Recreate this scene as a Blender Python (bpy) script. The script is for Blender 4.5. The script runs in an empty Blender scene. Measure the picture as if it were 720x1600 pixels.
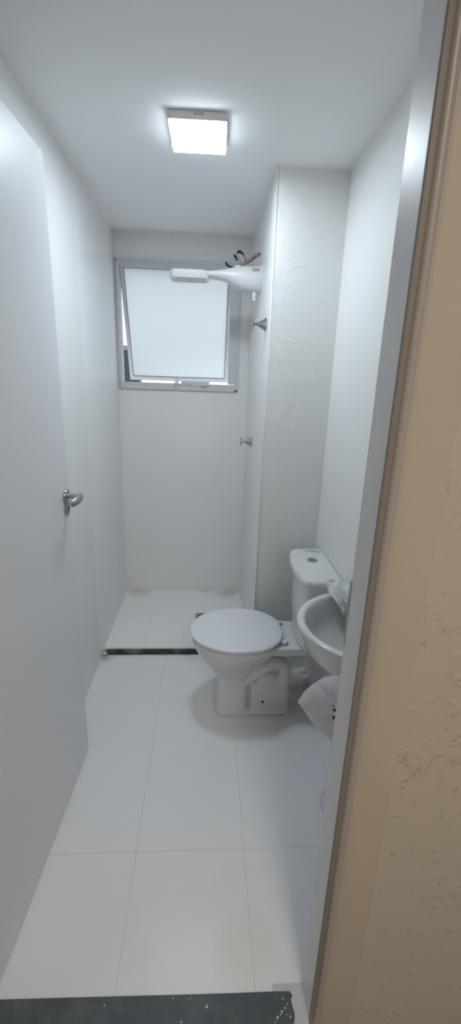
import bpy, bmesh, math, random
from math import sin, cos, pi, radians
from mathutils import Vector, Matrix, noise

scn = bpy.context.scene
col = scn.collection

# ------------------------------------------------------------------ camera
PIT, YAW, ROL, HC = radians(16.823), radians(3.53), radians(1.915), 1.55
fw = Vector((sin(YAW)*cos(PIT), cos(YAW)*cos(PIT), -sin(PIT)))
r0 = Vector((cos(YAW), -sin(YAW), 0)); u0 = r0.cross(fw)
rt = r0*cos(ROL) + u0*sin(ROL); up = -r0*sin(ROL) + u0*cos(ROL)
cam = bpy.data.cameras.new('camera'); co = bpy.data.objects.new('camera', cam); col.objects.link(co)
cam.sensor_fit = 'VERTICAL'; cam.sensor_height = 36.0; cam.lens = 36.0*679.09/1600
cam.clip_start = 0.02
m = Matrix((rt, up, -fw)).transposed().to_4x4(); m.translation = Vector((0, 0, HC))
co.matrix_world = m
scn.camera = co

# ------------------------------------------------------------------ world, light, exposure
wd = bpy.data.worlds.new('daylight'); scn.world = wd; wd.use_nodes = True
bgn = wd.node_tree.nodes['Background']
bgn.inputs[0].default_value = (0.90, 0.955, 1.0, 1); bgn.inputs[1].default_value = 1.5
scn.view_settings.view_transform = 'Standard'; scn.view_settings.look = 'None'
scn.view_settings.gamma = 1; scn.view_settings.use_curve_mapping = False
scn.view_settings.exposure = 0.0
LAMP = 60.0          # strength of the ceiling panel's diffuser
LAMP_COL = (0.80, 0.915, 1.0)
hall = bpy.data.lights.new('corridor_light', 'AREA'); hall.shape = 'SQUARE'; hall.size = 0.35
hall.energy = 20.0; hall.color = (1.0, 0.91, 0.80)
ho = bpy.data.objects.new('corridor_light', hall); col.objects.link(ho); ho.location = (0.35, -0.75, 2.36)

# ------------------------------------------------------------------ room numbers (metres)
XL, YB, XP, YP, XR, H = -0.584, 3.035, 0.275, 2.088, 0.580, 2.391
XJ, XJL, YJ0, YJ1 = 0.283, -0.535, 0.668, 0.746
YT = 2.19            # where the shower tiling starts

# ------------------------------------------------------------------ helpers
def link(name, bm, mat, parent=None, smooth=False, angle=None):
    me = bpy.data.meshes.new(name); bm.normal_update(); bm.to_mesh(me); bm.free()
    o = bpy.data.objects.new(name, me); col.objects.link(o)
    mats = mat if isinstance(mat, (list, tuple)) else [mat]
    for k in mats: me.materials.append(k)
    if smooth or angle:
        for p in me.polygons: p.use_smooth = True
        if angle:
            me.set_sharp_from_angle(angle=radians(angle))
    if parent: o.parent = parent
    return o

def tag(o, label=None, cat=None, group=None, kind=None):
    if label: o['label'] = label
    if cat: o['category'] = cat
    if group: o['group'] = group
    if kind: o['kind'] = kind
    return o

def empty(name, loc=(0, 0, 0)):
    o = bpy.data.objects.new(name, None); col.objects.link(o); o.location = loc
    o.empty_display_size = 0.05
    return o

def box(bm, a, b, bevel=0.0, seg=2, mi=0):
    r = bmesh.ops.create_cube(bm, size=1.0)
    vs = r['verts']
    for v in vs:
        v.co = Vector([(a[i]+b[i])/2 + v.co[i]*(b[i]-a[i]) for i in range(3)])
    fs = list({f for v in vs for f in v.link_faces})
    for f in fs: f.material_index = mi
    if bevel > 0:
        es = list({e for v in vs for e in v.link_edges})
        bmesh.ops.bevel(bm, geom=es, offset=bevel, segments=seg, affect='EDGES', profile=0.5)

def BX(a, b, bevel=0.0, seg=2):
    bm = bmesh.new(); box(bm, a, b, bevel, seg); return bm

def loft(bm, rings, cap0=True, cap1=True, close=True):
    vr = [[bm.verts.new(p) for p in ring] for ring in rings]
    n = len(vr[0])
    for a, b in zip(vr[:-1], vr[1:]):
        for i in range(n if close else n-1):
            j = (i+1) % n
            bm.faces.new((a[i], a[j], b[j], b[i]))
    if cap0: bm.faces.new(list(reversed(vr[0])))
    if cap1: bm.faces.new(vr[-1])
    return vr

def frame_for(d, ref=Vector((0, 0, 1))):
    d = d.normalized()
    if abs(d.dot(ref)) > 0.95: ref = Vector((1, 0, 0))
    s = d.cross(ref).normalized(); t = s.cross(d).normalized()
    return s, t

def tube(bm, pts, rad, seg=12, cap=True, flat=1.0, ref=Vector((0, 0, 1))):
    pts = [Vector(p) for p in pts]
    if not isinstance(rad, (list, tuple)): rad = [rad]*len(pts)
    rings = []
    for i, p in enumerate(pts):
        d = (pts[min(i+1, len(pts)-1)] - pts[max(i-1, 0)])
        s, t = frame_for(d, ref)
        rings.append([p + s*cos(2*pi*k/seg)*rad[i] + t*sin(2*pi*k/seg)*rad[i]*flat for k in range(seg)])
    loft(bm, rings, cap, cap)

def lathe(bm, origin, axis, prof, seg=32, cap0=True, cap1=True):
    axis = Vector(axis).normalized(); s, t = frame_for(axis); o = Vector(origin)
    rings = [[o + axis*h + (s*cos(2*pi*k/seg) + t*sin(2*pi*k/seg))*max(r, 1e-4) for k in range(seg)] for r, h in prof]
    loft(bm, rings, cap0, cap1)

def catmull(pts, n=8):
    pts = [Vector(p) for p in pts]; P = [pts[0]*2-pts[1]] + pts + [pts[-1]*2-pts[-2]]
    out = []
    for i in range(1, len(P)-2):
        for k in range(n):
            t = k/n
            out.append(0.5*((2*P[i]) + (P[i+1]-P[i-1])*t + (2*P[i-1]-5*P[i]+4*P[i+1]-P[i+2])*t*t + (3*P[i]-P[i-1]-3*P[i+1]+P[i+2])*t**3))
    out.append(P[-2]); return out

def sell(cx, cy, ax, ay, z, n=48, e=2.0, egg=0.0):
    """super-ellipse ring; egg>0 makes the -x end rounder and the +x end squarer"""
    out = []
    for k in range(n):
        a = 2*pi*k/n; c, s = cos(a), sin(a)
        ee = e + egg*max(0, c)
        x = math.copysign(abs(c)**(2/ee), c); y = math.copysign(abs(s)**(2/ee), s)
        out.append(Vector((cx+ax*x, cy+ay*y, z)))
    return out

def bake_modifiers(o):
    dg = bpy.context.evaluated_depsgraph_get()
    me = bpy.data.meshes.new_from_object(o.evaluated_get(dg))
    o.modifiers.clear(); o.data = me
    for p in me.polygons: p.use_smooth = True

# ------------------------------------------------------------------ materials
def mat(name, base, rough=0.5, metal=0.0, spec=0.5, bump=None, coat=0.0, trans=0.0, emit=None, alpha=1.0, var=None):
    """bump=(scale, strength, distance) ; var=(scale, amount) slight colour unevenness"""
    m = bpy.data.materials.new(name); m.use_nodes = True
    nt = m.node_tree; b = nt.nodes['Principled BSDF']
    b.inputs['Base Color'].default_value = (*base, 1); b.inputs['Roughness'].default_value = rough
    b.inputs['Metallic'].default_value = metal; b.inputs['Specular IOR Level'].default_value = spec
    b.inputs['Coat Weight'].default_value = coat; b.inputs['Transmission Weight'].default_value = trans
    b.inputs['Alpha'].default_value = alpha
    if emit:
        b.inputs['Emission Color'].default_value = (*emit[0], 1); b.inputs['Emission Strength'].default_value = emit[1]
    tc = nt.nodes.new('ShaderNodeTexCoord')
    if bump:
        nz = nt.nodes.new('ShaderNodeTexNoise'); nz.inputs['Scale'].default_value = bump[0]
        nz.inputs['Detail'].default_value = 6
        nt.links.new(tc.outputs['Object'], nz.inputs['Vector'])
        bp = nt.nodes.new('ShaderNodeBump'); bp.inputs['Strength'].default_value = bump[1]
        bp.inputs['Distance'].default_value = bump[2]
        nt.links.new(nz.outputs['Fac'], bp.inputs['Height']); nt.links.new(bp.outputs['Normal'], b.inputs['Normal'])
    if var:
        n2 = nt.nodes.new('ShaderNodeTexNoise'); n2.inputs['Scale'].default_value = var[0]; n2.inputs['Detail'].default_value = 4
        nt.links.new(tc.outputs['Object'], n2.inputs['Vector'])
        mx = nt.nodes.new('ShaderNodeMix'); mx.data_type = 'RGBA'
        mx.inputs[6].default_value = (*[c*(1-var[1]) for c in base], 1); mx.inputs[7].default_value = (*[min(1, c*(1+var[1])) for c in base], 1)
        nt.links.new(n2.outputs['Fac'], mx.inputs[0]); nt.links.new(mx.outputs[2], b.inputs['Base Color'])
    return m

def tile_mat(name, base, grout, ax1, off1, per1, ax2, off2, per2, w, rough, stains=(), spec=0.5, stagger=0.0):
    """tiles laid on a regular grid, seams as thin grout lines; ax = 0/1/2 object axes"""
    m = bpy.data.materials.new(name); m.use_nodes = True
    nt = m.node_tree; N = nt.nodes; L = nt.links; b = N['Principled BSDF']
    b.inputs['Roughness'].default_value = rough; b.inputs['Specular IOR Level'].default_value = spec
    tc = N.new('ShaderNodeTexCoord'); sp = N.new('ShaderNodeSeparateXYZ'); L.new(tc.outputs['Object'], sp.inputs[0])
    def M(op, a, bb=None):
        n = N.new('ShaderNodeMath'); n.operation = op
        for i, v in enumerate((a, bb)):
            if v is None: continue
            if isinstance(v, (int, float)): n.inputs[i].default_value = v
            else: L.new(v, n.inputs[i])
        return n.outputs[0]
    def line(ax, off, per):
        u = M('SUBTRACT', sp.outputs[ax], off)
        pp = M('PINGPONG', u, per/2)       # distance to the nearest seam
        return M('LESS_THAN', M('ABSOLUTE', pp), w/2)
    g = M('MAXIMUM', line(ax1, off1, per1), line(ax2, off2, per2))
    nz = N.new('ShaderNodeTexNoise'); nz.inputs['Scale'].default_value = 2.2; nz.inputs['Detail'].default_value = 5
    L.new(tc.outputs['Object'], nz.inputs['Vector'])
    mv = N.new('ShaderNodeMix'); mv.data_type = 'RGBA'
    mv.inputs[6].default_value = (*[c*0.965 for c in base], 1); mv.inputs[7].default_value = (*[min(1, c*1.03) for c in base], 1)
    L.new(nz.outputs['Fac'], mv.inputs[0]); cur = mv.outputs[2]
    for (c, r, colr, amt) in stains:
        vs = N.new('ShaderNodeVectorMath'); vs.operation = 'DISTANCE'; L.new(tc.outputs['Object'], vs.inputs[0]); vs.inputs[1].default_value = c
        nn = N.new('ShaderNodeTexNoise'); nn.inputs['Scale'].default_value = 9; L.new(tc.outputs['Object'], nn.inputs['Vector'])
        d = M('ADD', vs.outputs['Value'], M('MULTIPLY', M('SUBTRACT', nn.outputs['Fac'], 0.5), r*1.6))
        mr = N.new('ShaderNodeMapRange'); mr.interpolation_type = 'SMOOTHSTEP'
        L.new(d, mr.inputs[0]); mr.inputs[1].default_value = 0; mr.inputs[2].default_value = r; mr.inputs[3].default_value = amt; mr.inputs[4].default_value = 0
        ms = N.new('ShaderNodeMix'); ms.data_type = 'RGBA'; L.new(mr.outputs[0], ms.inputs[0]); L.new(cur, ms.inputs[6]); ms.inputs[7].default_value = (*colr, 1)
        cur = ms.outputs[2]
    mg = N.new('ShaderNodeMix'); mg.data_type = 'RGBA'; L.new(g, mg.inputs[0]); L.new(cur, mg.inputs[6]); mg.inputs[7].default_value = (*grout, 1)
    L.new(mg.outputs[2], b.inputs['Base Color'])
    bp = N.new('ShaderNodeBump'); bp.inputs['Strength'].default_value = 0.25; bp.inputs['Distance'].default_value = 0.001; bp.invert = True
    L.new(g, bp.inputs['Height']); L.new(bp.outputs['Normal'], b.inputs['Normal'])
    return m

def plaster_mat(name, base, rough, marks, pits=False, fine=55.0):
    """hand-skimmed plaster: fine grain plus patchy trowel ridges"""
    m = bpy.data.materials.new(name); m.use_nodes = True
    nt = m.node_tree; N = nt.nodes; L = nt.links; b = N['Principled BSDF']
    b.inputs['Roughness'].default_value = rough; b.inputs['Base Color'].default_value = (*base, 1)
    b.inputs['Specular IOR Level'].default_value = 0.3
    tc = N.new('ShaderNodeTexCoord')
    n1 = N.new('ShaderNodeTexNoise'); n1.inputs['Scale'].default_value = fine; n1.inputs['Detail'].default_value = 5
    n2 = N.new('ShaderNodeTexNoise'); n2.inputs['Scale'].default_value = 13.0; n2.inputs['Detail'].default_value = 7; n2.inputs['Distortion'].default_value = 1.6
    n3 = N.new('ShaderNodeTexNoise'); n3.inputs['Scale'].default_value = 3.2; n3.inputs['Detail'].default_value = 2
    for n in (n1, n2, n3): L.new(tc.outputs['Object'], n.inputs['Vector'])
    r2 = N.new('ShaderNodeMapRange'); L.new(n2.outputs['Fac'], r2.inputs[0]); r2.inputs[1].default_value = 0.5; r2.inputs[2].default_value = 0.62
    r3 = N.new('ShaderNodeMapRange'); L.new(n3.outputs['Fac'], r3.inputs[0]); r3.inputs[1].default_value = 0.42; r3.inputs[2].default_value = 0.62
    mu = N.new('ShaderNodeMath'); mu.operation = 'MULTIPLY'; L.new(r2.outputs[0], mu.inputs[0]); L.new(r3.outputs[0], mu.inputs[1])
    mm = N.new('ShaderNodeMath'); mm.operation = 'MULTIPLY'; L.new(mu.outputs[0], mm.inputs[0]); mm.inputs[1].default_value = marks
    ad = N.new('ShaderNodeMath'); ad.operation = 'ADD'; L.new(mm.outputs[0], ad.inputs[0])
    fi = N.new('ShaderNodeMath'); fi.operation = 'MULTIPLY'; L.new(n1.outputs['Fac'], fi.inputs[0]); fi.inputs[1].default_value = 0.25
    L.new(fi.outputs[0], ad.inputs[1]); h = ad.outputs[0]
    if pits:
        vo = N.new('ShaderNodeTexNoise'); vo.inputs['Scale'].default_value = 60; vo.inputs['Detail'].default_value = 2
        mp = N.new('ShaderNodeMapping'); mp.inputs['Scale'].default_value = (1, 1, 0.45); L.new(tc.outputs['Object'], mp.inputs[0]); L.new(mp.outputs[0], vo.inputs['Vector'])
        r = N.new('ShaderNodeMapRange'); L.new(vo.outputs['Fac'], r.inputs[0]); r.inputs[1].default_value = 0.27; r.inputs[2].default_value = 0.36
        r.inputs[3].default_value = -1.4; r.inputs[4].default_value = 0
        a2 = N.new('ShaderNodeMath'); a2.operation = 'ADD'; L.new(h, a2.inputs[0]); L.new(r.outputs[0], a2.inputs[1]); h = a2.outputs[0]
    bp = N.new('ShaderNodeBump'); bp.inputs['Strength'].default_value = 0.6; bp.inputs['Distance'].default_value = 0.003
    L.new(h, bp.inputs['Height']); L.new(bp.outputs['Normal'], b.inputs['Normal'])
    return m

WHT = (0.80, 0.80, 0.80)
M_paint = mat('white_satin_wall_paint', (0.84, 0.84, 0.835), 0.5, bump=(40, 0.08, 0.002))
M_paint_r = mat('white_wall_paint', (0.87, 0.87, 0.865), 0.5, bump=(30, 0.15, 0.002))
M_ceil = mat('white_ceiling_paint', (0.92, 0.92, 0.92), 0.8, bump=(30, 0.1, 0.002))
M_pilaster = plaster_mat('rough_skimmed_white_plaster', (0.88, 0.88, 0.865), 0.6, 0.65)
M_beige = mat('beige_painted_trim', (0.58, 0.515, 0.445), 0.5, bump=(30, 0.06, 0.002), var=(3, 0.05))
M_beigewall = plaster_mat('beige_skimmed_plaster', (0.60, 0.545, 0.48), 0.7, 1.0, pits=True, fine=140.0)
M_greytrim = mat('grey_brown_bead', (0.44, 0.415, 0.395), 0.35)  # even grey-brown for the casing's rounded bead
M_brown = mat('brown_frame_edge', (0.28, 0.25, 0.225), 0.5)
M_floor = tile_mat('white_floor_tiles', (0.79, 0.805, 0.83), (0.66, 0.67, 0.69), 0, -0.215, 0.368, 1, 1.097, 0.747, 0.003, 0.34,
                   stains=[((-0.22, 0.90, 0), 0.16, (0.76, 0.76, 0.72), 0.5), ((0.12, 0.82, 0), 0.13, (0.74, 0.74, 0.67), 0.6), ((0.12, 0.93, 0), 0.2, (0.76, 0.76, 0.73), 0.5),
                           ((0.50, 1.98, 0), 0.17, (0.34, 0.30, 0.23), 0.8), ((-0.56, 2.17, 0), 0.07, (0.5, 0.49, 0.42), 0.8)], spec=0.4)
M_sfloor = tile_mat('white_shower_floor_tiles', (0.90, 0.90, 0.90), (0.74, 0.74, 0.73), 0, -0.352, 0.359, 1, 2.643, 0.385, 0.003, 0.35,
                    stains=[((0.2, 3.0, 0), 0.14, (0.5, 0.48, 0.40), 0.7), ((-0.5, 3.02, 0), 0.12, (0.5, 0.48, 0.41), 0.7), ((0.0, 3.03, 0), 0.06, (0.5, 0.48, 0.41), 0.6)])
M_tback = tile_mat('white_glossy_tiles_back', (0.91, 0.91, 0.91), (0.85, 0.85, 0.85), 0, -0.225, 0.72, 2, 0.0, 0.3575, 0.0025, 0.42)
M_tside = tile_mat('white_glossy_tiles_side', (0.88, 0.88, 0.88), (0.93, 0.93, 0.93), 1, 2.915, 0.72, 2, 0.0, 0.3575, 0.0025, 0.42)
M_door = mat('white_gloss_door_paint', (0.78, 0.795, 0.82), 0.38, bump=(8, 0.03, 0.002))
M_doorcore = mat('raw_door_edge', (0.45, 0.45, 0.45), 0.6)
M_jamb = mat('white_gloss_frame_paint', (0.80, 0.81, 0.82), 0.38, bump=(10, 0.05, 0.002))
M_ceramic = mat('white_glazed_ceramic', (0.74, 0.75, 0.75), 0.12, coat=0.3)
M_plastic = mat('white_plastic', (0.78, 0.79, 0.80), 0.3)
M_seat = mat('white_seat_plastic', (0.74, 0.77, 0.80), 0.28)
M_showerplastic = mat('white_shower_plastic', (0.80, 0.80, 0.80), 0.3)
M_chrome = mat('chrome', (0.42, 0.44, 0.45), 0.14, metal=1.0)
M_satin = mat('satin_nickel', (0.42, 0.42, 0.41), 0.32, metal=1.0)
M_dark = mat('dark_recess', (0.02, 0.02, 0.02), 0.6)
M_alu = mat('grey_anodised_aluminium', (0.68, 0.685, 0.72), 0.45)
M_gasket = mat('black_gasket', (0.05, 0.055, 0.06), 0.6)
M_black = mat('black_insulation', (0.012, 0.012, 0.014), 0.35)
M_red = mat('red_insulation', (0.42, 0.14, 0.17), 0.4)
M_greywire = mat('grey_insulation', (0.33, 0.35, 0.36), 0.4)
M_lampframe = mat('white_lamp_housing', (0.80, 0.76, 0.77), 0.4)
M_led = mat('lit_diffuser', (0.9, 0.9, 0.9), 0.4, emit=(LAMP_COL, LAMP))
M_ledside = mat('lit_diffuser_rim', (0.9, 0.9, 0.9), 0.4, emit=(LAMP_COL, LAMP*0.3))
M_grout = mat('cement_residue', (0.58, 0.59, 0.59), 0.8, bump=(60, 0.5, 0.003))
M_ext = mat('pale_outside_wall', (0.75, 0.77, 0.80), 0.8)
M_extdark = mat('dark_grey_outside_wall', (0.07, 0.075, 0.085), 0.8)
M_steel = mat('steel_plate', (0.42, 0.44, 0.45), 0.35, metal=0.9)

def granite(name, base, speck, rough, dust=0.0):
    m = bpy.data.materials.new(name); m.use_nodes = True
    nt = m.node_tree; N = nt.nodes; L = nt.links; b = N['Principled BSDF']; b.inputs['Roughness'].default_value = rough
    tc = N.new('ShaderNodeTexCoord')
    v = N.new('ShaderNodeTexNoise'); v.inputs['Scale'].default_value = 60; v.inputs['Detail'].default_value = 8
    n = N.new('ShaderNodeTexNoise'); n.inputs['Scale'].default_value = 9; n.inputs['Detail'].default_value = 5
    L.new(tc.outputs['Object'], v.inputs['Vector']); L.new(tc.outputs['Object'], n.inputs['Vector'])
    r = N.new('ShaderNodeMapRange'); L.new(v.outputs['Fac'], r.inputs[0]); r.inputs[1].default_value = 0.45; r.inputs[2].default_value = 0.75
    mx = N.new('ShaderNodeMix'); mx.data_type = 'RGBA'; L.new(r.outputs[0], mx.inputs[0]); mx.inputs[6].default_value = (*base, 1); mx.inputs[7].default_value = (*speck, 1)
    r2 = N.new('ShaderNodeMapRange'); L.new(n.outputs['Fac'], r2.inputs[0]); r2.inputs[1].default_value = 0.5; r2.inputs[2].default_value = 0.75; r2.inputs[4].default_value = dust
    m2 = N.new('ShaderNodeMix'); m2.data_type = 'RGBA'; L.new(r2.outputs[0], m2.inputs[0]); L.new(mx.outputs[2], m2.inputs[6]); m2.inputs[7].default_value = (0.45, 0.46, 0.46, 1)
    L.new(m2.outputs[2], b.inputs['Base Color'])
    return m
M_granite = granite('dusty_dark_granite', (0.058, 0.073, 0.083), (0.08, 0.098, 0.108), 0.5, 0.15)
M_granite2 = granite('black_granite_kerb', (0.012, 0.014, 0.018), (0.035, 0.04, 0.05), 0.45, 0.5)

def frosted():
    m = bpy.data.materials.new('frosted_glass'); m.use_nodes = True
    nt = m.node_tree; N = nt.nodes; L = nt.links; N.remove(N['Principled BSDF']); out = N['Material Output']
    tr = N.new('ShaderNodeBsdfTranslucent'); tr.inputs[0].default_value = (0.90, 0.93, 0.95, 1)
    df = N.new('ShaderNodeBsdfDiffuse'); df.inputs[0].default_value = (0.55, 0.60, 0.63, 1)
    gl = N.new('ShaderNodeBsdfGlossy'); gl.inputs['Roughness'].default_value = 0.25; gl.inputs[0].default_value = (0.9, 0.95, 1, 1)
    a = N.new('ShaderNodeMixShader'); a.inputs[0].default_value = 0.22; L.new(tr.outputs[0], a.inputs[1]); L.new(df.outputs[0], a.inputs[2])
    c = N.new('ShaderNodeMixShader'); c.inputs[0].default_value = 0.05; L.new(a.outputs[0], c.inputs[1]); L.new(gl.outputs[0], c.inputs[2])
    L.new(c.outputs[0], out.inputs[0]); return m
M_frost = frosted()

def film(name, colr, amt):
    m = bpy.data.materials.new(name); m.use_nodes = True
    nt = m.node_tree; N = nt.nodes; L = nt.links; b = N['Principled BSDF']; out = N['Material Output']
    b.inputs['Base Color'].default_value = (*colr, 1); b.inputs['Roughness'].default_value = 0.28
    tl = N.new('ShaderNodeBsdfTranslucent'); tl.inputs[0].default_value = (*colr, 1)
    tp = N.new('ShaderNodeBsdfTransparent')
    a = N.new('ShaderNodeMixShader'); a.inputs[0].default_value = 0.4; L.new(b.outputs[0], a.inputs[1]); L.new(tl.outputs[0], a.inputs[2])
    c = N.new('ShaderNodeMixShader'); c.inputs[0].default_value = amt; L.new(a.outputs[0], c.inputs[1]); L.new(tp.outputs[0], c.inputs[2])
    L.new(c.outputs[0], out.inputs[0])
    tc = N.new('ShaderNodeTexCoord'); nz = N.new('ShaderNodeTexNoise'); nz.inputs['Scale'].default_value = 38; nz.inputs['Detail'].default_value = 4; nz.inputs['Distortion'].default_value = 1.5
    L.new(tc.outputs['Object'], nz.inputs['Vector']); bp = N.new('ShaderNodeBump'); bp.inputs['Strength'].default_value = 0.5; bp.inputs['Distance'].default_value = 0.006
    L.new(nz.outputs['Fac'], bp.inputs['Height']); L.new(bp.outputs['Normal'], b.inputs['Normal'])
    return m
M_film = film('clear_plastic_film', (0.95, 0.96, 0.97), 0.06)
M_bag = film('white_bag_plastic', (0.92, 0.90, 0.94), 0.0)

# ------------------------------------------------------------------ room shell
def S(name, bm, m, label=None, cat=None, parent=None, **k):
    o = link(name, bm, m, parent, **k)
    if parent is None: tag(o, label, cat, kind='structure')
    return o

T = 0.12
bm = BX((XL-T, YJ0+.03, -0.15), (XR+T, YT+0.02, 0.0)); S('floor', bm, M_floor, 'white tiled bathroom floor with thin grout lines', 'floor')
bm = BX((XL-T, YT+0.02, -0.15), (XR+T, YB+T, 0.0)); S('floor_shower', bm, M_sfloor, 'white tiled shower floor behind the black kerb', 'floor')
S('ceiling', BX((XL-T, YJ0, H), (XR+T, YB+T, H+0.12)), M_ceil, 'plain white bathroom ceiling', 'ceiling')
S('wall_left', BX((XL-T, YJ1, 0), (XL, YT, H)), M_paint, 'smooth white painted wall behind the open door', 'wall')
S('wall_left_shower', BX((XL-T, YT, 0), (XL+0.0006, YB, H)), M_tside, 'white tiled left wall of the shower', 'wall')
S('wall_right', BX((XR, YJ1, 0), (XR+T, YP, H)), M_paint_r, 'white painted wall behind the toilet and washbasin', 'wall')
# pilaster: tiled flank, plastered front
bm = BX((XP+0.004, YP, 0), (XR+T, YB, H), 0)
S('wall_pilaster', bm, M_pilaster, 'projecting wall corner with rough skimmed white plaster', 'wall')
bm = BX((XP, YP-0.002, 0), (XP+0.0038, YB, H)); S('wall_right_shower', bm, M_tside, 'white tiled right wall of the shower carrying two valves', 'wall')
# thin corner bead catching the light
bm = bmesh.new(); tube(bm, [(XP+0.003, YP+0.0015, 0), (XP+0.003, YP+0.0015, H)], 0.004, 8)
S('trim_corner', bm, mat('white_corner_bead', (0.82, 0.82, 0.82), 0.3), 'white corner bead along the tiled wall edge', 'trim', smooth=True)
# back wall around the window opening
WX0, WX1, WZ0, WZ1 = -0.566, 0.196, 1.482, 2.243
bm = bmesh.new()
box(bm, (XL-T, YB, 0), (XR+T, YB+T, WZ0)); box(bm, (XL-T, YB, WZ1), (XR+T, YB+T, H))
box(bm, (XL-T, YB, WZ0), (WX0, YB+T, WZ1)); box(bm, (WX1, YB, WZ0), (XR+T, YB+T, WZ1))
S('wall_back', bm, M_tback, 'white tiled back wall of the shower below the window', 'wall')
# wall that holds the doorway: bathroom half white, corridor face beige
CX = 0.372
bm = bmesh.new(); box(bm, (CX-0.03, YJ0+0.012, 0), (1.6, YJ1, H)); box(bm, (-1.6, YJ0+0.012, 0), (XJL-0.03, YJ1, H)); box(bm, (XJL-0.03, YJ0+0.012, 2.20), (CX-0.03, YJ1, H))
S('wall_front', bm, M_paint_r, 'white bathroom side of the doorway wall', 'wall')
bm = bmesh.new(); box(bm, (CX-0.03, YJ0, -0.06), (1.6, YJ0+0.012, H)); box(bm, (-1.6, YJ0, 0), (XJL-0.08, YJ0+0.012, H)); box(bm, (XJL-0.08, YJ0, 2.26), (CX-0.03, YJ0+0.012, H))
S('wall_corridor_right', bm, M_beigewall, 'beige skimmed plaster wall beside the doorway', 'wall')
# corridor enclosure behind the camera
S('floor_corridor', BX((-1.6, -1.5, -0.15), (1.6, 0.70, -0.06)), mat('grey_corridor_floor', (0.35, 0.34, 0.32), 0.5), 'plain corridor floor outside the doorway', 'floor')
S('ceiling_corridor', BX((-1.6, -1.5, H), (1.6, YJ0, H+0.12)), M_ceil, 'corridor ceiling', 'ceiling')
M_cw = mat('corridor_paint', (0.50, 0.43, 0.35), 0.8)
S('wall_corridor_back', BX((-1.6, -1.62, -.15), (1.6, -1.5, H)), M_cw, 'corridor wall opposite the doorway', 'wall')
S('wall_corridor_left', BX((-1.72, -1.62, 0), (-1.6, YJ1, H)), M_cw, 'corridor end wall on the left', 'wall')
S('wall_corridor_end', BX((1.6, -1.62, 0), (1.72, YJ1, H)), M_cw, 'corridor end wall on the right', 'wall')

# ------------------------------------------------------------------ door frame, casing
DH = 2.185
bm = bmesh.new()
box(bm, (XJ, YJ0, 0), (XJ+0.028, YJ1, DH+0.028), 0.0015)
box(bm, (XJL-0.028, YJ0, 0), (XJL, YJ1, DH+0.028), 0.0015)
box(bm, (XJL, YJ0, DH), (XJ, YJ1, DH+0.028), 0.0015)
fr = S('trim_1', bm, M_jamb, 'glossy white door frame reveal', 'door frame')
bm = bmesh.new()    # strike plate let into the bathroom-side edge of the frame
box(bm, (XJ-0.0008, YJ1-0.005, 1.05), (XJ+0.0005, YJ1+0.0015, 1.19), 0.0004); box(bm, (XJ-0.001, YJ1-0.001, 1.13), (XJ+0.02, YJ1+0.003, 1.19), 0.0004)
sp_ = link('strike_plate', bm, M_steel, fr); sp_['label'] = 'steel strike plate'

def casing_profile(side):
    # (distance outward from the reveal, projection towards the corridor)
    return [(0.0, 0.0), (0.0, 0.004), (0.0015, 0.0055), (0.0075, 0.0055), (0.0085, 0.003), (0.0105, 0.003), (0.012, 0.007), (0.015, 0.0095), (0.019, 0.0105),
            (0.0225, 0.0095), (0.025, 0.007), (0.0265, 0.0035), (0.030, 0.0045), (0.0325, 0.006), (0.084, 0.006), (0.090, 0.0052), (0.098, 0.003), (0.104, 0.0012), (0.108, 0.0)]
pr = casing_profile(1)
def casing(parts, name):
    bm = bmesh.new()
    rings = []
    for (kind) in ('rb', 'rt', 'lt', 'lb'):
        ring = []
        for d, y in pr:
            if kind == 'rb': ring.append(Vector((XJ+d, YJ0-y, -0.06)))
            if kind == 'rt': ring.append(Vector((XJ+d, YJ0-y, DH+d)))
            if kind == 'lt': ring.append(Vector((XJL-d, YJ0-y, DH+d)))
            if kind == 'lb': ring.append(Vector((XJL-d, YJ0-y, -0.06)))
        rings.append(ring)
    loft(bm, rings, False, False, close=False)
    bm.verts.ensure_lookup_table()
    for f in bm.faces:
        c = f.calc_center_median()
        d = max(c.x-XJ, XJL-c.x, c.z-DH if c.z > DH*0.9 and XJL < c.x < XJ else -1)
        f.material_index = 1 if d < 0.0105 else (2 if d < 0.0262 else 0)
    return bm
S('trim_2', casing(None, ''), [M_beige, M_brown, M_greytrim], 'beige door casing with a grey rounded bead along its inner edge', 'door casing', angle=50)

# granite threshold with a ragged right end and white paint drips
random.seed(4)
bm = bmesh.new()
outline = [(-0.535, 0.560), (0.250, 0.560)]
y = 0.575
while y < 0.722:
    outline.append((0.246 + random.uniform(-0.006, 0.005), y)); y += random.uniform(0.006, 0.013)
outline += [(0.244, 0.7245), (0.20, 0.7255), (0.1, 0.7262), (0.0, 0.7275), (-0.2, 0.731), (-0.535, 0.7365)]
vb = [bm.verts.new((x, y, -0.06)) for x, y in outline]; vt = [bm.verts.new((x, y, 0.004)) for x, y in outline]
n = len(outline)
for i in range(n):
    j = (i+1) % n; bm.faces.new((vb[i], vb[j], vt[j], vt[i]))
bm.faces.new(vt); bm.faces.new(list(reversed(vb)))
th = S('trim_3', bm, M_granite, 'dusty dark grey granite threshold spattered with white paint', 'threshold')
M_drip = mat('white_paint_drip', (0.68, 0.70, 0.70), 0.5)
bm = bmesh.new()
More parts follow.
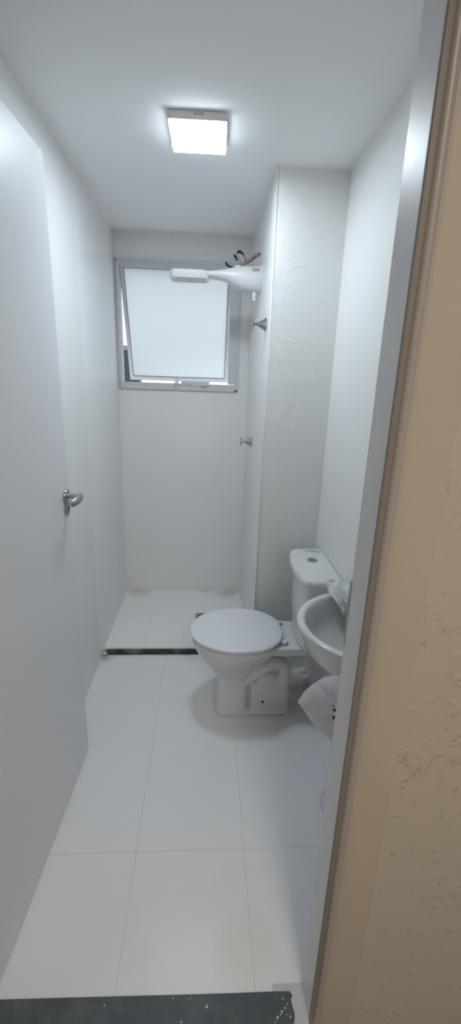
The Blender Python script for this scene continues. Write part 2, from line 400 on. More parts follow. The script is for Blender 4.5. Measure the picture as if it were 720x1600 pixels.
for (x, y, r) in [(0.025, 0.703, .0036), (-0.238, 0.715, .0022), (0.205, 0.676, .0032), (0.217, 0.686, .003), (0.226, 0.693, .0026), (0.213, 0.681, .002), (0.224, 0.711, .0022),
                  (-0.063, 0.722, .002), (-0.039, 0.677, .0025), (0.234, 0.700, .0018), (0.198, 0.668, .002), (-0.02, 0.719, .0014), (0.21, 0.715, .0012), (0.238, 0.676, .0025), (-0.3, 0.69, .001), (0.09, 0.69, .001), (0.23, 0.68, .0013)]:
    r *= 0.8
    ring = [Vector((x+cos(a)*r*(1+0.2*sin(3*a+x*90)), y+sin(a)*r*1.25, 0.004)) for a in [2*pi*k/14 for k in range(14)]]
    ring2 = [Vector(((p.x-x)*0.6+x, (p.y-y)*0.6+y, 0.0052)) for p in ring]
    loft(bm, [ring, ring2], False, True)
link('paint_drips', bm, M_drip, th)['kind'] = 'stuff'
bm = BX((0.2, 0.57, -0.06), (0.30, 0.742, 0.001)); S('trim_4', bm, M_grout, 'pale cement patch at the right end of the threshold', 'mortar patch')

# ------------------------------------------------------------------ open door leaf
# hinge near the left jamb, free edge towards the shower; leaf almost parallel to the left wall
hx, hy, ex, ey = -0.5215, 0.770, -0.4885, 1.544
dl = math.hypot(ex-hx, ey-hy); ang = math.atan2(ey-hy, ex-hx)
door = empty('door_1', (hx, hy, 0)); door.rotation_euler = (0, 0, ang)
tag(door, 'white flush door standing open against the left wall', 'door', kind='structure')
# local: +x along the leaf to its free edge, -y is the face turned to the room
lf = link('door_leaf', BX((0, 0, 0.008), (dl, 0.035, 2.172), 0.0015), M_door, door)
hz = 1.143; hxl = dl-0.037
hd = link('door_handle', bmesh.new(), M_satin, door)
bm = bmesh.new()
lathe(bm, (hxl, 0, hz), (0, -1, 0), [(0.0245, 0.0), (0.0245, 0.006), (0.022, 0.009), (0.012, 0.0095)], 28)      # rose
lathe(bm, (hxl, -0.009, hz), (0, -1, 0), [(0.0095, 0), (0.009, 0.03), (0.010, 0.044)], 18)
pts = catmull([(hxl+0.004, -0.050, hz), (hxl-0.012, -0.0545, hz+0.001), (hxl-0.035, -0.057, hz), (hxl-0.062, -0.054, hz-0.003), (hxl-0.085, -0.046, hz-0.006)], 5)
nn = len(pts); tube(bm, pts, [0.012+0.004*sin(pi*i/(nn-1)) if 0 < i < nn-1 else 0.008 for i in range(nn)], 14, flat=0.72, ref=Vector((0, 1, 0)))
tmp = bpy.data.meshes.new('door_handle'); bm.to_mesh(tmp); bm.free(); tmp.materials.append(M_satin); hd.data = tmp
for p in tmp.polygons: p.use_smooth = True
tmp.set_sharp_from_angle(angle=radians(40)); hd['label'] = 'satin metal lever handle'
bm = bmesh.new()
ring = lambda a, b, yy: [Vector((hxl+cos(t)*a, yy, 1.097+sin(t)*b)) for t in [2*pi*k/32 for k in range(32)]]
loft(bm, [ring(.019, .0255, 0), ring(.019, .0255, -.005), ring(.017, .0235, -.007)])
ke = link('keyhole_plate', bm, M_satin, door, angle=40); ke['label'] = 'oval metal keyhole plate'
bm = bmesh.new(); box(bm, (hxl-.0022, -.0078, 1.087), (hxl+.0022, -.006, 1.099)); lathe(bm, (hxl, -.006, 1.1005), (0, -1, 0), [(.0042, 0), (.0042, .0018)], 14)
link('keyhole', bm, M_dark, ke)

# ------------------------------------------------------------------ window
win = empty('window_1', (WX0, YB, WZ0)); tag(win, 'square grey aluminium bathroom window with frosted pane tilted outward', 'window', kind='structure')
O = Vector((WX0, YB, WZ0))
def wb(bm, a, b, bev=0.0015): box(bm, Vector(a)-O, Vector(b)-O, bev)
y0, y1 = YB-0.012, YB+0.06
bm = bmesh.new()
wb(bm, (WX0, y0, WZ1-0.040), (WX1, y1, WZ1)); wb(bm, (WX0, y0, WZ0), (WX1, y1, WZ0+0.038))
wb(bm, (WX0, y0, WZ0+0.041), (WX0+0.014, y1, WZ1-0.039)); wb(bm, (WX1-0.055, y0, WZ0+0.041), (WX1, y1, WZ1-0.039))
# stepped lips
wb(bm, (WX0-0.006, y0-0.004, WZ1-0.012), (WX1+0.006, y0+0.004, WZ1+0.004)); wb(bm, (WX1-0.012, y0-0.004, WZ0-0.004), (WX1+0.006, y0+0.004, WZ1))
wb(bm, (WX0-0.006, y0-0.004, WZ0-0.004), (WX1+0.006, y0+0.004, WZ0+0.008)); wb(bm, (WX0-0.006, y0-0.004, WZ0), (WX0+0.005, y0+0.004, WZ1))
link('window_frame', bm, M_alu, win)
# short stub of the window stay arm seen in the gap
bm = bmesh.new(); wb(bm, (WX0+0.012, y1-0.014, 1.722), (WX0+0.05, y1-0.002, 1.742)); link('stay_arm', bm, M_alu, win)
# sash hangs from the top, bottom swings out
sash_e = bpy.data.objects.new('sash', None)
sx0, sx1 = WX0+0.016, WX1-0.046
TILT = radians(22.0); SL = 0.742
bm = bmesh.new(); sw = 0.026; sd = 0.022
box(bm, (0, 0, -sw-0.0), (sx1-sx0, sd, 0), 0.0015); box(bm, (0, 0, -SL), (sx1-sx0, sd, -SL+sw), 0.0015)
box(bm, (0, 0, -SL+sw-.001), (0.017+0.006, sd, -sw+.001), 0.0015); box(bm, (sx1-sx0-0.023, 0, -SL+sw-.001), (sx1-sx0, sd, -sw+.001), 0.0015)
sash = link('sash', bm, M_alu, win)
sash.location = Vector((sx0, YB-0.006, WZ1-0.022)) - O; sash.rotation_euler = (TILT, 0, 0)
bm = BX((0.021, 0.008, -SL+sw-.002), (sx1-sx0-0.021, 0.013, -sw+.002)); link('pane', bm, M_frost, sash)
bm = bmesh.new()
gx0, gx1, gz0, gz1 = 0.023, sx1-sx0-0.023, -SL+sw, -sw
for a, b in (((gx0, .0055, gz0), (gx1, .008, gz0+.003)), ((gx0, .0055, gz1-.003), (gx1, .008, gz1)), ((gx0, .0055, gz0), (gx0+.003, .008, gz1)), ((gx1-.003, .0055, gz0), (gx1, .008, gz1))): box(bm, a, b)
link('gasket', bm, M_gasket, sash)
# latch on the bottom rail: clear knob, white button, stub
bm = bmesh.new(); LX = -0.199
lathe(bm, Vector((LX, y0, 1.528))-O, (0, -1, 0), [(.009, 0), (.009, .012), (.013, .016), (.013, .028), (.008, .031)], 18)
tube(bm, [Vector((LX+.008, y0-.022, 1.540))-O, Vector((LX+.022, y0-.024, 1.560))-O], .006, 10)
box(bm, Vector((LX-.014, y0-.012, 1.503))-O, Vector((LX+.012, y0, 1.512))-O, .001); tube(bm, [Vector((LX, y0-.008, 1.505))-O, Vector((LX, y0-.01, 1.475))-O], .004, 8)
h_ = link('latch_handle', bm, M_plastic, win, angle=40); h_['label'] = 'white latch handle'
bm = bmesh.new(); box(bm, Vector((LX+.03, y0-.004, 1.508))-O, Vector((LX+.215, y0, 1.536))-O, .0015)
link('stay_bracket', bm, M_alu, win)
bm = bmesh.new(); lathe(bm, Vector((LX+.085, y0-.004, 1.524))-O, (0, -1, 0), [(.012, 0), (.012, .006), (.008, .01)], 18); link('latch_button', bm, M_plastic, win, angle=40)
bm = bmesh.new(); lathe(bm, Vector((LX+.183, y0-.002, 1.503))-O, (0, -1, 0), [(.006, 0), (.006, .008)], 12); tube(bm, [Vector((LX+.165, y0-.006, 1.510))-O, Vector((LX+.20, y0-.006, 1.510))-O], .003, 8); link('latch_pin', bm, M_satin, win)

# what stands outside the window
bm = BX((-6, 5.5, -1), (6, 5.7, 1.2)); S('wall_outside', bm, M_ext, 'pale wall across the light well outside the window', 'wall')
bm = BX((-1.4, 3.6, 0), (-0.535, 3.75, 1.78)); S('wall_outside_dark', bm, M_extdark, 'dark grey stub wall outside the lower left of the window', 'wall')

# ------------------------------------------------------------------ ceiling lamp
lx0, lx1, ly0, ly1 = -0.140, 0.056, 1.742, 1.948
lamp = empty('ceiling_lamp', ((lx0+lx1)/2, (ly0+ly1)/2, H)); tag(lamp, 'square white surface-mounted panel lamp lit on the ceiling', 'ceiling lamp')
lamp.rotation_euler = (0, 0, radians(-1.2))
bm = BX((-.099, -.104, -.027), (.099, .104, 0), .004, 3); link('lamp_housing', bm, M_lampframe, lamp, angle=40)
bm = bmesh.new()
for k in range(4): box(bm, (-.012+k*.009, -.1046, -.014), (-.008+k*.009, -.1036, -.006))
link('housing_marks', bm, mat('grey_mark', (0.3, 0.3, 0.3), 0.7), lamp)  # small grey marks standing in for illegible print on the housing
bm = BX((-.096, -.101, -.034), (.096, .101, -.0268), .006, 4); 
bm.normal_update()
for f in bm.faces: f.material_index = 0 if f.normal.z < -0.75 else 1
link('diffuser', bm, [M_led, M_ledside], lamp, angle=60)

# ------------------------------------------------------------------ shower kerb
random.seed(7)
bm = bmesh.new(); nx = 60; x0k, x1k = XL+0.012, XP+0.006
rows = []
for i in range(nx+1):
    x = x0k + (x1k-x0k)*i/nx; w = random.uniform(-0.0018, 0.0018)
    rows.append([Vector((x, 2.212+w, 0)), Vector((x, 2.210+w*0.5, 0.006)), Vector((x, 2.213-w, 0.016)), Vector((x, 2.217, 0.021)), Vector((x, 2.232, 0.0225)), Vector((x, 2.243, 0.0225)), Vector((x, 2.245, 0))])
loft(bm, rows)
kb = link('shower_kerb', bm, M_granite2, angle=35)
tag(kb, 'low black granite kerb across the shower floor opening', 'shower kerb')
bm = BX((x0k, 2.237, 0.0215), (x1k, 2.249, 0.025), .0008); e_ = link('grout_edge', bm, mat('white_grout', (0.72, 0.72, 0.69), 0.7), kb); e_['label'] = 'white grout line on top of the kerb'
bm = bmesh.new()
for k in range(7):
    c = Vector((XL+0.010+random.uniform(0, .022), 2.212+random.uniform(-.014, .02), 0.006+random.uniform(0, .012))); r = random.uniform(.007, .012)
    bmesh.ops.create_icosphere(bm, subdivisions=2, radius=r, matrix=Matrix.Translation(c))
for v in bm.verts: v.co += noise.noise_vector(v.co*90)*0.004; v.co.z = max(v.co.z, 0)
link('mortar_lump', bm, M_grout, kb, smooth=True)

# floor drain in the shower
dr = empty('floor_drain', (-0.012, 2.640, 0)); dr.scale = (.85, .85, 1); tag(dr, 'small grey floor drain in the shower floor behind the toilet', 'floor drain')
bm = bmesh.new(); box(bm, (-.05, -.05, 0), (.05, .05, .004), .0015); link('drain_frame', bm, M_steel, dr)
bm = bmesh.new()
lathe(bm, (0, 0, .004), (0, 0, 1), [(.042, 0), (.041, .0015)], 32); link('drain_cover', bm, mat('grey_drain', (0.30, 0.34, 0.38), 0.4, metal=.4), dr)
bm = bmesh.new()
for k in range(-3, 4):
    hl = math.sqrt(max(0, .036**2-(k*.010)**2)); box(bm, (-hl, k*.010-.002, .0052), (hl, k*.010+.002, .0058))
link('drain_slots', bm, M_dark, dr)

# ------------------------------------------------------------------ electric shower
SY = 2.541
sh = empty('electric_shower', (XP, SY, 2.058)); tag(sh, 'white plastic electric shower on the tiled wall in front of the window', 'shower')
# local x runs towards -X (out from the wall)
def L_(d, y, z): return Vector((-d, y, z))
def ering(d, cy, hw, zt, zb, n=28, e=2.3):
    zc, hh = (zt+zb)/2, (zt-zb)/2; out = []
    for k in range(n):
        a = 2*pi*k/n; c, s = cos(a), sin(a)
        out.append(L_(d, cy+math.copysign(abs(c)**(2/e), c)*hw, zc+math.copysign(abs(s)**(2/e), s)*hh))
    return out
bm = bmesh.new()
prof = [(0.002, .052, .068, -.062), (0.010, .054, .070, -.064), (0.035, .054, .066, -.060), (0.07, .053, .065, -.057), (0.105, .051, .064, -.050), (0.13, .049, .060, -.040),
        (0.155, .046, .055, -.026), (0.18, .043, .049, -.014), (0.21, .042, .043, -.006), (0.24, .044, .038, -.003), (0.27, .050, .033, -.002), (0.30, .056, .029, -.002)]
loft(bm, [ering(d, 0, hw, zt, zb) for d, hw, zt, zb in prof])
body = link('shower_body', bm, M_showerplastic, sh, angle=50)
bm = bmesh.new()
lathe(bm, (0, 0, .003), (-1, 0, 0), [(.071, 0), (.071, .004), (.066, .006)], 36); link('wall_flange', bm, M_showerplastic, sh, angle=40)
bm = bmesh.new()   # flat spray head
loft(bm, [sell(-.372, 0, .100, .066, z, 40, 4.0) for z in (-.010, -.006)] + [sell(-.372, 0, .104, .070, z, 40, 4.0) for z in (0.0, 0.020)] + [sell(-.372, 0, .098, .064, .027, 40, 4.0)])
hd_ = link('spray_head', bm, M_showerplastic, sh, angle=40)
bm = bmesh.new()
for i in range(11):
    for j in range(-2, 3): lathe(bm, (-.46+i*.0165, j*.024, -.009), (0, 0, -1), [(.0045, 0), (.0035, .006)], 8)
nz_ = link('spray_nozzles', bm, mat('grey_nozzle', (0.72, 0.73, 0.74), 0.5), hd_)
bm = bmesh.new(); lathe(bm, (-.032, -.012, -.050), (0, 0, -1), [(.011, 0), (.011, .03), (.009, .032), (.009, .042), (.0115, .043), (.0115, .050), (.006, .052)], 18)
ho_ = link('hose_outlet', bm, M_showerplastic, sh, angle=40)
bm = bmesh.new()
for k in (0, 1, 2): box(bm, (-.050+k*.013, -.0545, .040), (-.042+k*.013, -.0515, .048)); box(bm, (-.050+k*.013, -.0545, .034), (-.046+k*.013, -.0515, .037))
link('printed_marks', bm, mat('grey_print', (0.25, 0.25, 0.27), 0.5), body)
bm = bmesh.new(); lathe(bm, (-.12, -.0, .055), (0, 0, 1), [(.02, 0), (.02, .010), (.014, .013)], 24); link('selector_knob', bm, M_showerplastic, sh, angle=40)

# loose wires out of the wall above the shower
W0 = Vector((XP, 2.62, 2.200))
we = empty('electrical_wires', W0); tag(we, 'loose red, black and grey wires hanging from the wall above the shower', 'wires')
def wire(name, pts, r, m, tips=0):
    P = catmull([Vector(p)-W0 for p in pts], 8); bm = bmesh.new(); tube(bm, P, r, 8); o = link(name, bm, m, we, smooth=True)
    return o, P
wire('red_wire', [(.276, 2.62, 2.205), (.245, 2.615, 2.190), (.205, 2.60, 2.160), (.17, 2.595, 2.140), (.13, 2.60, 2.130), (.107, 2.60, 2.134)], .0018, M_red)
wire('red_wire', [(.276, 2.622, 2.208), (.25, 2.61, 2.200), (.21, 2.61, 2.172), (.190, 2.60, 2.158), (.178, 2.60, 2.140), (.150, 2.59, 2.130)], .0018, M_red)
wire('black_wire', [(.276, 2.618, 2.209), (.25, 2.63, 2.192), (.22, 2.62, 2.165), (.196, 2.60, 2.158), (.194, 2.60, 2.175), (.180, 2.60, 2.192), (.160, 2.60, 2.202), (.148, 2.60, 2.197)], .0020, M_black)
wire('grey_wire', [(.276, 2.624, 2.203), (.24, 2.64, 2.18), (.19, 2.62, 2.150), (.16, 2.61, 2.175), (.135, 2.60, 2.190), (.128, 2.60, 2.185)], .0024, M_greywire)
wire('grey_wire', [(.140, 2.595, 2.164), (.125, 2.59, 2.160), (.105, 2.59, 2.150), (.093, 2.60, 2.150)], .0022, M_greywire)
def tip(pts, rr):
    bm = bmesh.new(); P = catmull([Vector(p)-W0 for p in pts], 5); k = len(P)
    tube(bm, P, [rr*(0.55+0.45*min(1, (k-1-i)/(k*0.6))) for i in range(k)], 10); link('taped_end', bm, M_black, we, smooth=True)
tip([(.091, 2.60, 2.153), (.098, 2.60, 2.140), (.112, 2.60, 2.132), (.125, 2.60, 2.130)], .0062)
tip([(.133, 2.60, 2.185), (.142, 2.60, 2.180), (.148, 2.60, 2.168), (.149, 2.60, 2.160)], .0062)
tip([(.152, 2.60, 2.196), (.160, 2.60, 2.207), (.171, 2.60, 2.203), (.184, 2.60, 2.195)], .0062)
bm = bmesh.new(); lathe(bm, (0, 0, .004), (-1, 0, 0), [(.015, -0.001), (.014, .0012)], 16); link('wire_hole', bm, M_grout, we)

# ------------------------------------------------------------------ shower valves
def valve(y, z, label):
    v = empty('shower_valve', (XP, y, z)); tag(v, label, 'valve', 'chrome shower valves on the tiled wall')
    bm = bmesh.new(); lathe(bm, (0, 0, 0), (-1, 0, 0), [(.030, 0), (.0305, .002), (.028, .005), (.019, .020), (.011, .034), (.0085, .040)], 32)
    link('escutcheon', bm, M_chrome, v, angle=50)
    bm = bmesh.new(); lathe(bm, (-.038, 0, 0), (-1, 0, 0), [(.0065, 0), (.006, .022)], 16); link('stem', bm, M_chrome, v, angle=50)
    bm = bmesh.new()
    lathe(bm, (-.058, 0, 0), (-1, 0, 0), [(.010, 0), (.0105, .006), (.007, .010)], 20)
    tube(bm, [(-.062, 0, -.024), (-.062, 0, -.012), (-.062, 0, 0), (-.062, 0, .012), (-.062, 0, .024)], [.0045, .0035, .0045, .0035, .0045], 12)
    tube(bm, [(-.062, -.024, 0), (-.062, -.012, 0), (-.062, 0, 0), (-.062, .012, 0), (-.062, .024, 0)], [.0045, .0035, .0045, .0035, .0045], 12)
    link('cross_handle', bm, M_chrome, v, angle=50)
valve(2.205, 1.808, 'conical chrome shower valve, the upper one near the wall corner')
valve(2.640, 1.198, 'conical chrome shower valve, the lower one deeper in the shower')

# ------------------------------------------------------------------ toilet
YC = 1.808
to = empty('toilet', (0.25, YC, 0)); tag(to, 'white ceramic close-coupled toilet with closed lid, facing left', 'toilet')
OX = 0.25
def ring(x0, x1, hw, z, e=2.2, n=48, egg=0.0):
    return [p for p in sell((x0+x1)/2-OX, 0, (x1-x0)/2, hw, z, n, e, egg)]
bm = bmesh.new()
# bowl and front column, loft from the floor up
loft(bm, [ring(.062, .222, .094, 0, 4.0), ring(.060, .222, .094, .02, 4.0), ring(.068, .222, .089, .05, 4.0), ring(.074, .222, .085, .10, 3.8), ring(.074, .228, .085, .16, 3.5),
          ring(.062, .238, .092, .205, 3.0), ring(.030, .262, .112, .25, 2.5), ring(-.008, .300, .138, .295, 2.2), ring(-.034, .350, .160, .335, 2.2), ring(-.050, .385, .173, .37, 2.2), ring(-.052, .390, .175, .398, 2.2)])
# rear deck under the tank
loft(bm, [[Vector((x-OX, y, z)) for x, y in ((.20, -.05), (.41, -.045), (.41, .045), (.20, .05))] for z in (.0,)] +
         [[Vector((x-OX, y, z)) for x, y in ((.20, -w), (x1, -w2), (x1, w2), (.20, w))] for z, w, x1, w2 in ((.15, .048, .405, .045), (.27, .046, .42, .046), (.325, .048, .445, .05), (.340, .070, .48, .075), (.352, .122, .52, .112), (.375, .132, .565, .118), (.394, .130, .568, .118))])
# foot plate
loft(bm, [ring(.10, .430, .090, 0, 7), ring(.10, .430, .090, .014, 7), ring(.10, .428, .084, .022, 7)])
o = link('bowl', bm, M_ceramic, to)
# trapway relief on both flanks
bm = bmesh.new(); bm.from_mesh(o.data)
for s in (-1, 1):
    P = catmull([(.175-OX, s*.050, .160), (.225-OX, s*.056, .196), (.275-OX, s*.061, .242), (.318-OX, s*.066, .276), (.360-OX, s*.068, .282), (.388-OX, s*.066, .250), (.390-OX, s*.058, .195), (.388-OX, s*.052, .13), (.388-OX, s*.048, .02)], 6)
    k = len(P); tube(bm, P, [.031]*k, 16)
    P = catmull([(.250-OX, s*.045, .105), (.27-OX, s*.045, .120), (.32-OX, s*.045, .140), (.37-OX, s*.045, .140)], 6); tube(bm, P, .030, 14)
    if s == 1: loft(bm, [ring(.228, .422, w, z, 7) for z, w in ((0, .080), (.10, .080), (.145, .078), (.165, .070), (.172, .055))]); loft(bm, [ring(.255, .385, w, z, 5) for z, w in ((.10, .064), (.19, .064), (.208, .056), (.214, .045))])
    P = catmull([(.26-OX, s*.038, .05), (.30-OX, s*.040, .06), (.39-OX, s*.040, .06)], 6); tube(bm, P, .034, 14)
bm.to_mesh(o.data); bm.free()
rm = o.modifiers.new('r', 'REMESH'); rm.mode = 'VOXEL'; rm.voxel_size = 0.0036; rm.use_smooth_shade = True
sm = o.modifiers.new('s', 'SMOOTH'); sm.factor = 0.6; sm.iterations = 5
bpy.context.view_layer.update(); bake_modifiers(o)
# rim, seat, lid
def seat_ring(grow, z, x1=.372, n=72):
    # egg outline: round front at -x, gently cut back at +x
    out = []; cx = .168; ax0, ax1, ay = .229, x1-.168, .190
    for k in range(n):
        a = 2*pi*k/n; c, s = cos(a), sin(a)
        if c < 0: x = cx - (ax0+grow)*abs(c)**(2/2.05); y = math.copysign(abs(s)**(2/2.05), s)*(ay+grow)
        else:
            u = abs(c)**(2/3.6); x = cx + (ax1+grow)*u; y = math.copysign(abs(s)**(2/3.6), s)*(ay+grow)*(1-0.34*u**2.2)
        out.append(Vector((x-OX, y, z)))
    return out
bm = bmesh.new(); loft(bm, [seat_ring(-.014, .398), seat_ring(-.010, .401), seat_ring(-.008, .405), seat_ring(-.008, .412), seat_ring(-.012, .4145)])
link('seat', bm, M_seat, to, smooth=True)
bm = bmesh.new()
rings = [seat_ring(-.006, .4155), seat_ring(0, .417), seat_ring(.0012, .421), seat_ring(-.001, .426), seat_ring(-.008, .4295)]
cen = Vector((.17-OX, 0, 0))
for f in (.85, .6, .35, .12):
    rings.append([Vector((cen.x+(p.x-cen.x)*f, p.y*f, .4295+.0045*(1-f*f))) for p in seat_ring(-.008, 0)])
loft(bm, rings); link('lid', bm, M_seat, to, smooth=True)
for s in (-1, 1):
    bm = bmesh.new(); tube(bm, [(.377-OX, s*.085-.014, .404), (.377-OX, s*.085+.014, .404)], .0065, 14); box(bm, (.360-OX, s*.085-.011, .400), (.378-OX, s*.085+.011, .410), .002)
    link('hinge', bm, M_seat, to, angle=40)
for s in (-1, 1):
    bm = bmesh.new(); lathe(bm, (.388-OX, s*.085, .393), (0, 0, 1), [(.006, 0), (.006, .004), (.004, .006)], 8); lathe(bm, (.385-OX, s*.085, .393), (0, 0, 1), [(.004, 0), (.004, .012)], 8)
    h_ = link('hinge_screw', bm, M_gasket, to, angle=40); h_['label'] = 'dark hinge screw'
# bolt caps at the foot
for s in (-1, 1):
    bm = bmesh.new(); lathe(bm, (.292-OX, s*.072, .072), (0, s, 0), [(.0095, -.02), (.0095, .006), (.006, .009)], 16)
    b_ = link('fixing_bolt', bm, mat('dark_bolt', (.05, .045, .04), .5, metal=.4), to, angle=40); b_['label'] = 'dark fixing bolt'
# tank
def tank_ring(g, z, xf=.402, xb=.578, hw=.193):
    out = []
    # back edge straight, sides tapering towards a bowed front
    xs = []
    n = 40
    for k in range(n+1):
        t = -1+2*k/n            # along y
        fy = abs(t)
        x = xf + (.030*fy**2.2) + (0.03*max(0, (fy-.86)/.14)**2.5)
        out.append(Vector((x-OX-g, t*(hw+g), z)))
    out += [Vector((.52-OX, hw+g, z)), Vector((xb-OX-.012, hw+g, z)), Vector((xb-OX-.002, hw+g-.010, z)), Vector((xb-OX-.002, -hw-g+.010, z)), Vector((xb-OX-.012, -hw-g, z)), Vector((.52-OX, -hw-g, z))]
    return out
bm = bmesh.new()
def tk(g, z, s=1.0): return tank_ring(g, z, .402+.012*s, .578, .193-.012*s)
loft(bm, [tk(-.034, .392), tk(-.020, .398), tk(-.014, .42), tk(-.008, .55), tk(-.004, .70), tk(-.003, .728)])
link('tank', bm, M_ceramic, to, angle=50)
bm = bmesh.new()
loft(bm, [tank_ring(-.004, .728), tank_ring(.001, .730), tank_ring(.002, .734), tank_ring(.002, .750), tank_ring(-.001, .757), tank_ring(-.006, .762), tank_ring(-.014, .7645)])
tl = link('tank_lid', bm, M_ceramic, to, angle=60)
fb = bmesh.new(); lathe(fb, (.500-OX, .030, .764), (0, 0, 1), [(.024, 0), (.024, .004), (.021, .0055)], 32)
fbo = link('flush_button', fb, M_chrome, to, angle=40); fbo['label'] = 'round chrome flush button'
bm = bmesh.new(); lathe(bm, (.495-OX, .030, .7695), (0, 0, 1), [(.0125, 0), (.0115, .002)], 24); link('small_flush_button', bm, M_chrome, fbo, angle=40)
bm = bmesh.new()
pts = [(.49, .150), (.56, .128), (.562, .133), (.51, .156)]
vs_ = [[Vector((x-OX, y, z)) for x, y in pts] for z in (.7648, .7668)]; loft(bm, vs_); link('lid_sticker', bm, mat('pale_grey_sticker', (.42, .44, .46), .5), tl)

# supply valve low behind the toilet
sv = empty('water_supply_valve', (XR, 2.03, 0.14)); tag(sv, 'small grey water stop valve low on the wall behind the toilet', 'valve')
bm = bmesh.new(); lathe(bm, (0, 0, 0), (-1, 0, 0), [(.026, 0), (.024, .004), (.012, .007), (.010, .045), (.013, .046), (.013, .06)], 20); link('valve_body', bm, M_satin, sv, angle=40)
bm = bmesh.new(); tube(bm, catmull([(-.045, 0, .01), (-.045, 0, .08), (-.04, 0, .16), (-.045, 0, .23)], 6), .006, 10); link('supply_hose', bm, M_plastic, sv, smooth=True)

# ------------------------------------------------------------------ washbasin on pedestal
BX_, BY_, BZ_ = 0.560, 1.238, 0.800
ba = empty('washbasin', (BX_, BY_, 0)); tag(ba, 'oval white ceramic washbasin on the right wall, partly hidden by the door frame', 'washbasin')
def bring(ax, ay, z, cx=0.0, n=72):
    out = []
    for k in range(n):
        a = 2*pi*k/n; x = cx+ax*cos(a); y = ay*sin(a)
        out.append(Vector((min(x, XR-BX_-.003), y, z)))
    return out
bm = bmesh.new()
prof = [(.050, .055, .600), (.085, .085, .612), (.125, .120, .632), (.170, .160, .665), (.207, .196, .705), (.232, .216, .745), (.244, .225, .775), (.250, .230, .790), (.2495, .2295, .7965), (.245, .225, .8000),
        (.232, .212, .8010), (.226, .206, .7985), (.222, .202, .792), (.214, .194, .770), (.198, .180, .735), (.170, .158, .700), (.125, .12, .672), (.07, .07, .658), (.022, .022, .654)]
loft(bm, [bring(a, b, z, (-.01 if z < .74 else 0)) for a, b, z in prof]); bo = link('basin_bowl', bm, M_ceramic, ba, smooth=True)
bm = bmesh.new(); lathe(bm, (-.01, 0, .6545), (0, 0, 1), [(.021, 0), (.020, .003), (.012, .001)], 24); link('drain_ring', bm, M_chrome, bo, angle=40)
bm = bmesh.new()
def pring(w, d, z, n=32): return [Vector((min(.0+d*cos(2*pi*k/n), XR-BX_-.003), w*sin(2*pi*k/n), z)) for k in range(n)]
loft(bm, [pring(.098, .098, 0), pring(.098, .098, .015), pring(.090, .090, .035), pring(.083, .086, .12), pring(.080, .088, .30), pring(.085, .098, .48), pring(.098, .112, .58), pring(.108, .122, .625)])
pd = link('pedestal', bm, M_ceramic, ba, smooth=True)
bm = bmesh.new()
lathe(bm, (0.0, 0, .795), (0, 0, 1), [(.012, -.02), (.012, .0)], 10)
bm.free()

# ------------------------------------------------------------------ plastic film and bag
def crumple(bm, f1, a1, f2=0, a2=0, seed=0):
    for v in bm.verts:
        q = v.co*f1 + Vector((seed, seed*2, 0)); v.co = v.co + noise.noise_vector(q)*a1
        if a2: v.co = v.co + noise.noise_vector(v.co*f2)*a2

def bag_from_outline(pts, thick, sub=5, seed=0):
    """pillow-shaped crumpled bag: outline in local XZ, thickness along Y"""
    n = 96; P = [Vector(p) for p in pts]
    P = [p + Vector((noise.noise(Vector((p.x*30, p.y*30, 1.3))), noise.noise(Vector((p.x*30, p.y*30, 7.1)))))*0.006 for p in P]
    # resample
    L = [0]
    for i in range(len(P)): L.append(L[-1]+(P[(i+1) % len(P)]-P[i]).length)
    out = []
    for k in range(n):
        d = L[-1]*k/n; i = max(j for j in range(len(P)) if L[j] <= d+1e-9)
        t = (d-L[i])/(L[i+1]-L[i]); out.append(P[i].lerp(P[(i+1) % len(P)], t))
    c = sum(out, Vector((0, 0)))/n
    bm = bmesh.new(); M_ = 14; sheets = []
    for s in (-1, 1):
        rings_ = []
        for j in range(M_+1):
            f = 1-j/M_*0.97
            rr = []
            for k, p in enumerate(out):
                q = c+(p-c)*f; hgt = thick*math.sqrt(max(0, 1-f**2.5))
                # radial folds
                fold = 0.5*thick*noise.noise(Vector((q.x*16+seed, q.y*22, s*3)))*min(1, (1-f)*4+.15) + 0.10*thick*noise.noise(Vector((q.x*70, q.y*70+seed, s)))
                rr.append(Vector((q.x, s*(hgt+abs(fold)) + (0.0 if j else 0), q.y)))
            rings_.append(rr)
        vr = loft(bm, rings_, False, True); sheets.append(vr[0])
    bmesh.ops.remove_doubles(bm, verts=bm.verts, dist=0.0004)
    a, b = [[v for v in sh_ if v.is_valid] for sh_ in sheets]
    bmesh.ops.recalc_face_normals(bm, faces=bm.faces)
    return bm

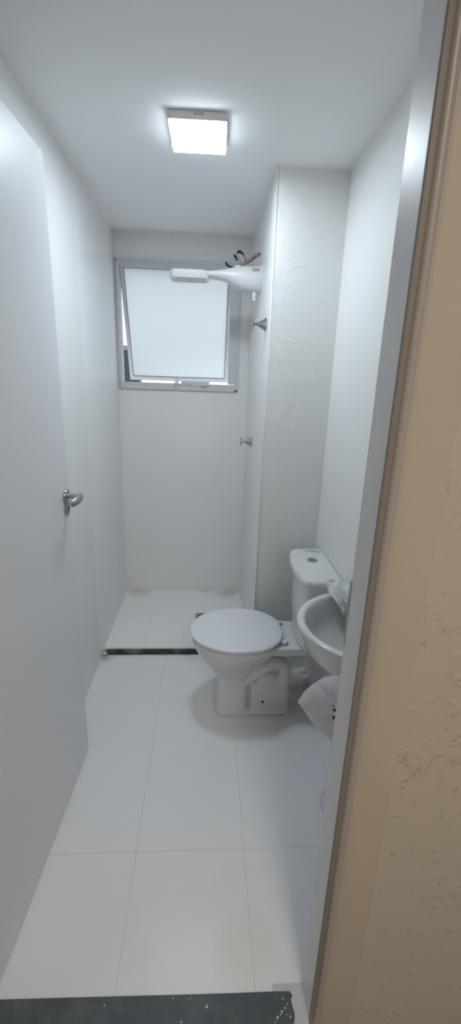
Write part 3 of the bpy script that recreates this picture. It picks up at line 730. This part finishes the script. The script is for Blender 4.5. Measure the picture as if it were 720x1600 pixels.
# white carrier bag hanging under the front of the basin
bx, by, bz = 0.43, 1.05, 0.60
bag = empty('plastic_bag', (bx, by, bz)); tag(bag, 'white plastic carrier bag hanging below the washbasin beside the door frame', 'bag')
ol = [(.280, .649), (.297, .677), (.313, .704), (.331, .718), (.350, .729), (.374, .737), (.400, .742), (.45, .722), (.49, .685), (.505, .62), (.49, .55), (.44, .515), (.385, .522), (.358, .545), (.329, .582), (.305, .615)]
bm = bag_from_outline([(x-bx, z-bz) for x, z in ol], .034, seed=3); link('bag_body', bm, M_bag, bag, smooth=True)
bm = bmesh.new()
def blot(x, z, a, b, rot=0, dy=-.040):
    rg = []
    for y_ in (dy, dy-.002):
        rg.append([Vector((x-bx+cos(t)*a*cos(rot)-sin(t)*b*sin(rot), y_, z-bz+cos(t)*a*sin(rot)+sin(t)*b*cos(rot))) for t in [2*pi*k/16 for k in range(16)]])
    loft(bm, rg)
blot(.379, .657, .0035, .006, .5); blot(.380, .630, .004, .005, 0); blot(.374, .671, .0013, .0035, -.3)
link('black_print', bm, M_black, bag)
bm = bmesh.new()   # gathered handle looped up to the rim of the basin
tube(bm, catmull([(.04, 0, .10), (.05, -.01, .14), (.055, -.015, .17), (.05, -.004, .19)], 6), [.02]*6+[.014]*6+[.008]*7, 12, flat=.5); crumple(bm, 60, .004); link('bag_handle', bm, M_bag, bag, smooth=True)

# crumpled clear film over the far rim of the basin
fx, fy, fz = 0.520, 1.452, 0.800
fe = empty('plastic_film', (fx, fy, fz)); tag(fe, 'crumpled clear plastic wrap draped over the far rim of the washbasin', 'plastic wrap')
bm = bmesh.new(); nu, nv = 40, 40; g = []
for i in range(nu+1):
    row = []
    for j in range(nv+1):
        u, v = i/nu, j/nv
        # v: from the wisp on the tank side, over the rim, down into the bowl
        path = [Vector((0.010, .10, -.012)), Vector((0.010, .06, .014)), Vector((.005, .015, .040)), Vector((0, -.03, .040)), Vector((0, -.065, .012)), Vector((0, -.085, -.030))]
        t = v*(len(path)-1); k = min(int(t), len(path)-2); p = path[k].lerp(path[k+1], t-k)
        w = .022+.040*sin(pi*min(1, v*1.15))**.7
        q = p+Vector(((u-.5)*2*w, 0, 0))
        q += Vector((0, 0, .010*sin(u*17+v*6)))*(.4+v) + noise.noise_vector(Vector((u*3.5, v*3.5, 2)))*.018 + noise.noise_vector(Vector((u*10, v*10, 5)))*.006
        row.append(bm.verts.new(q))
    g.append(row)
for i in range(nu):
    for j in range(nv): bm.faces.new((g[i][j], g[i+1][j], g[i+1][j+1], g[i][j+1]))
fo = link('film_sheet', bm, M_film, fe, smooth=True)
sd_ = fo.modifiers.new('t', 'SOLIDIFY'); sd_.thickness = .0008
bpy.context.view_layer.update(); bake_modifiers(fo)
